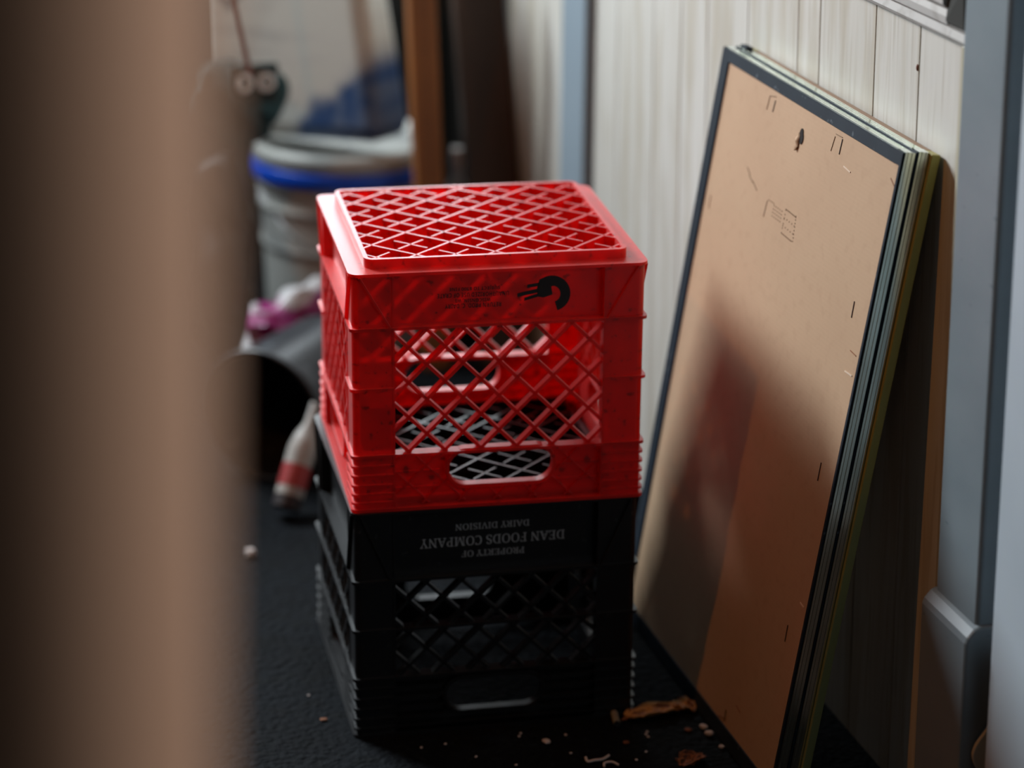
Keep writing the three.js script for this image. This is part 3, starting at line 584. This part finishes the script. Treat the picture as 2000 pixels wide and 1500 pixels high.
  mesh('body', lathe([[0, 0], [0.022, 0], [0.023, 0.004], [0.023, 0.22], [0.018, 0.245], [0.009, 0.26], [0.009, 0.285], [0, 0.285]], 28), std({ color: lin(0.45, 0.44, 0.42), roughness: 0.4 }), bt);
  mesh('cap', new THREE.CylinderGeometry(0.0095, 0.0105, 0.03, 20).translate(0, 0.295, 0), std({ color: lin(0.4, 0.38, 0.36) }), bt);
  // seen through the lattice of the black crate
  solo('blue_cloth', crumple(new THREE.SphereGeometry(1, 32, 20).scale(0.12, 0.03, 0.05), 0.02, 14, 2).translate(0, 0.035, 0), std({ color: lin(0.008, 0.02, 0.09), roughness: 0.7 }), 'crumpled blue cloth on the floor behind the black crate', 'cloth').position.set(0.33, 0, -0.46);
  solo('pipe', new THREE.CylinderGeometry(0.017, 0.017, 0.3, 24).rotateZ(Math.PI / 2).translate(0, 0.018, 0), std({ color: lin(0.09, 0.11, 0.125), roughness: 0.4 }), 'pale grey pipe lying on the floor behind the crates', 'pipe').position.set(0.26, 0, -0.62);
}

// ------------------------------------------------------------------ litter on the floor
{
  const chipMat = std({ color: lin(0.5, 0.44, 0.42), roughness: 0.8 });
  const rustMat = std({ map: tex(128, 128, (u, v) => mixc([0.22, 0.065, 0.012], [0.04, 0.012, 0.004], smooth(-0.1, 0.2, fbm(u * 9, v * 9, 2)))), roughness: 0.8 });
  const leafMat = std({ map: tex(128, 128, (u, v) => mixc([0.42, 0.2, 0.05], [0.12, 0.035, 0.008], smooth(-0.05, 0.2, fbm(u * 7, v * 7, 5)))), roughness: 0.7 });
  function chip(name, x, z, sx, sy, sz, turn, m, label, cat, group) {
    const g = new THREE.IcosahedronGeometry(1, 1); const p = g.attributes.position;
    for (let i = 0; i < p.count; i++) { const k = 1 + 0.35 * noise(p.getX(i) * 1.7 + x * 90, p.getY(i) * 1.7, p.getZ(i) * 1.7 + z * 90); p.setXYZ(i, clamp(p.getX(i) * k * 1.3, -1, 1) * sx, clamp(p.getY(i) * k, -1, 1) * sy, clamp(p.getZ(i) * k * 1.3, -1, 1) * sz); }
    g.computeVertexNormals(); g.computeBoundingBox(); g.translate(0, -g.boundingBox.min.y, 0);
    const o = solo(name, g, m, label, cat, group); o.position.set(x, 0.0005, z); o.rotation.y = turn; return o;
  }
  const C = [-0.5274, 1.3468, 2.5352];
  // places read off the photograph, turned into points of the floor
  const cam = camera; cam.updateMatrixWorld(); cam.updateProjectionMatrix();
  const onFloor = (px, py) => { const d = new THREE.Vector3(px / 1000 - 1, 1 - py / 750, 0.5).unproject(cam).sub(cam.position); const k = -cam.position.y / d.y; return [cam.position.x + d.x * k, cam.position.z + d.z * k]; };
  const put = (name, px, py, s, m, label, cat, group) => { const [x, z] = onFloor(px, py); return chip(name, x, z, s[0], s[1], s[2], s[3] ?? 0, m, label, cat, group); };
  put('paint_chip', 1067, 1451, [0.0038, 0.0018, 0.005, 0.2], chipMat, 'squarish white paint chip on the asphalt in front of the black crate', 'chip');
  put('paint_chip', 1374, 1424, [0.0032, 0.0028, 0.005, 0.4], chipMat, 'upper of two white chips at the bottom edge of the frame', 'chip');
  put('paint_chip', 1385, 1437, [0.0036, 0.003, 0.005, 0.9], chipMat, 'lower of two white chips at the bottom edge of the frame', 'chip');
  put('paint_chip', 1409, 1462, [0.0022, 0.002, 0.003, 0.9], chipMat, 'tiny white crumb nearest the bottom corner of the frame', 'chip');
  const bits = 'tiny pale crumbs on the dark floor';
  for (const [px, py] of [[1014, 1440], [1017, 1434], [1262, 1436], [1266, 1441], [1264, 1431], [1115, 1473], [1243, 1486], [1262, 1470], [823, 1462], [870, 1455], [1008, 1496], [603, 1360], [930, 1480], [1105, 1437]])
    put('pale_crumb', px, py, [0.0012, 0.0009, 0.0016, rnd() * 3], chipMat, 'tiny pale crumb lying on the dark asphalt', 'crumb', bits);
  put('paint_chip', 488, 1088, [0.006, 0.006, 0.008, 0.4], chipMat, 'blurred white chip on the floor below the dark pail', 'chip');
  put('rust_flake', 1223, 1452, [0.0032, 0.001, 0.003, 0], rustMat, 'small flat brown flake in front of the black crate', 'flake');
  put('rust_flake', 632, 1407, [0.004, 0.001, 0.003, 0], rustMat, 'small brown flake left of the black crate', 'flake');
  put('rust_flake', 1344, 1428, [0.0035, 0.0015, 0.004, 0.6], rustMat, 'dull brown flake just left of the frame bottom', 'flake');
  // a curl of white plastic
  { const [x, z] = onFloor(1170, 1487); const o = solo('plastic_curl', tube([[-0.014, 0.003, -0.006], [-0.014, 0.002, 0.002], [-0.006, 0.003, 0.003], [0.004, 0.002, 0.001], [0.013, 0.003, -0.004]], 0.0016, 24, 6), chipMat, 'white bent plastic curl at the bottom of the picture', 'scrap'); o.position.set(x, 0.0008, z); }
  { const [x, z] = onFloor(1190, 1498); const o = solo('plastic_curl', tube([[-0.007, 0.002, 0.004], [-0.005, 0.003, -0.003], [0.004, 0.003, -0.004], [0.01, 0.002, 0.003]], 0.0014, 20, 6), chipMat, 'second white plastic curl cut by the lower picture border', 'scrap'); o.position.set(x, 0.0008, z); }
  // cigarette end
  { const [x, z] = onFloor(1202, 1410); const o = thing('cigarette_end', 'pale grey cigarette end beside the brown leaf', 'cigarette end', [x, 0.0045, z], 0); mesh('filter', new THREE.CylinderGeometry(0.0042, 0.0042, 0.026, 16).rotateX(Math.PI / 2), std({ color: lin(0.22, 0.2, 0.16), roughness: 0.8 }), o); mesh('ash_tip', new THREE.CylinderGeometry(0.0041, 0.0036, 0.003, 16).rotateX(Math.PI / 2).translate(0, 0, 0.0145), inkBlack, o); o.rotation.y = -0.18; }
  // dry leaves: curled sheets with ragged rims
  function leaf(px, py, lx, lz, turn, m, label, off) {
    const g = new THREE.SphereGeometry(1, 36, 18); const p = g.attributes.position;
    for (let i = 0; i < p.count; i++) {
      const x = p.getX(i), y = p.getY(i), z = p.getZ(i); const rag = 1 + 0.35 * noise(x * 3 + off, z * 3, off);
      p.setXYZ(i, x * lx * rag, 0.006 + y * 0.0015 + 0.007 * (z * z) + 0.004 * noise(x * 3 + off, z * 3, 2) + 0.002 * noise(x * 9, z * 9, off), z * lz * rag);
    }
    g.computeVertexNormals(); g.computeBoundingBox(); g.translate(0, -g.boundingBox.min.y + 0.0004, 0);
    const [x, z] = onFloor(px, py); const o = solo('dry_leaf', g, m, label, 'leaf'); o.position.set(x, 0, z); o.rotation.y = turn;
  }
  leaf(1275, 1398, 0.037, 0.014, 0.12, leafMat, 'long curled orange brown leaf by the foot of the black crate', 1);
  leaf(1335, 1385, 0.016, 0.012, -0.7, leafMat, 'small crinkled tan leaf against the frame bottom edge', 4);
  leaf(1350, 1492, 0.019, 0.013, 0.5, rustMat, 'dark rust brown leaf at the lower picture border', 7);
}

renderer.render(scene, camera);
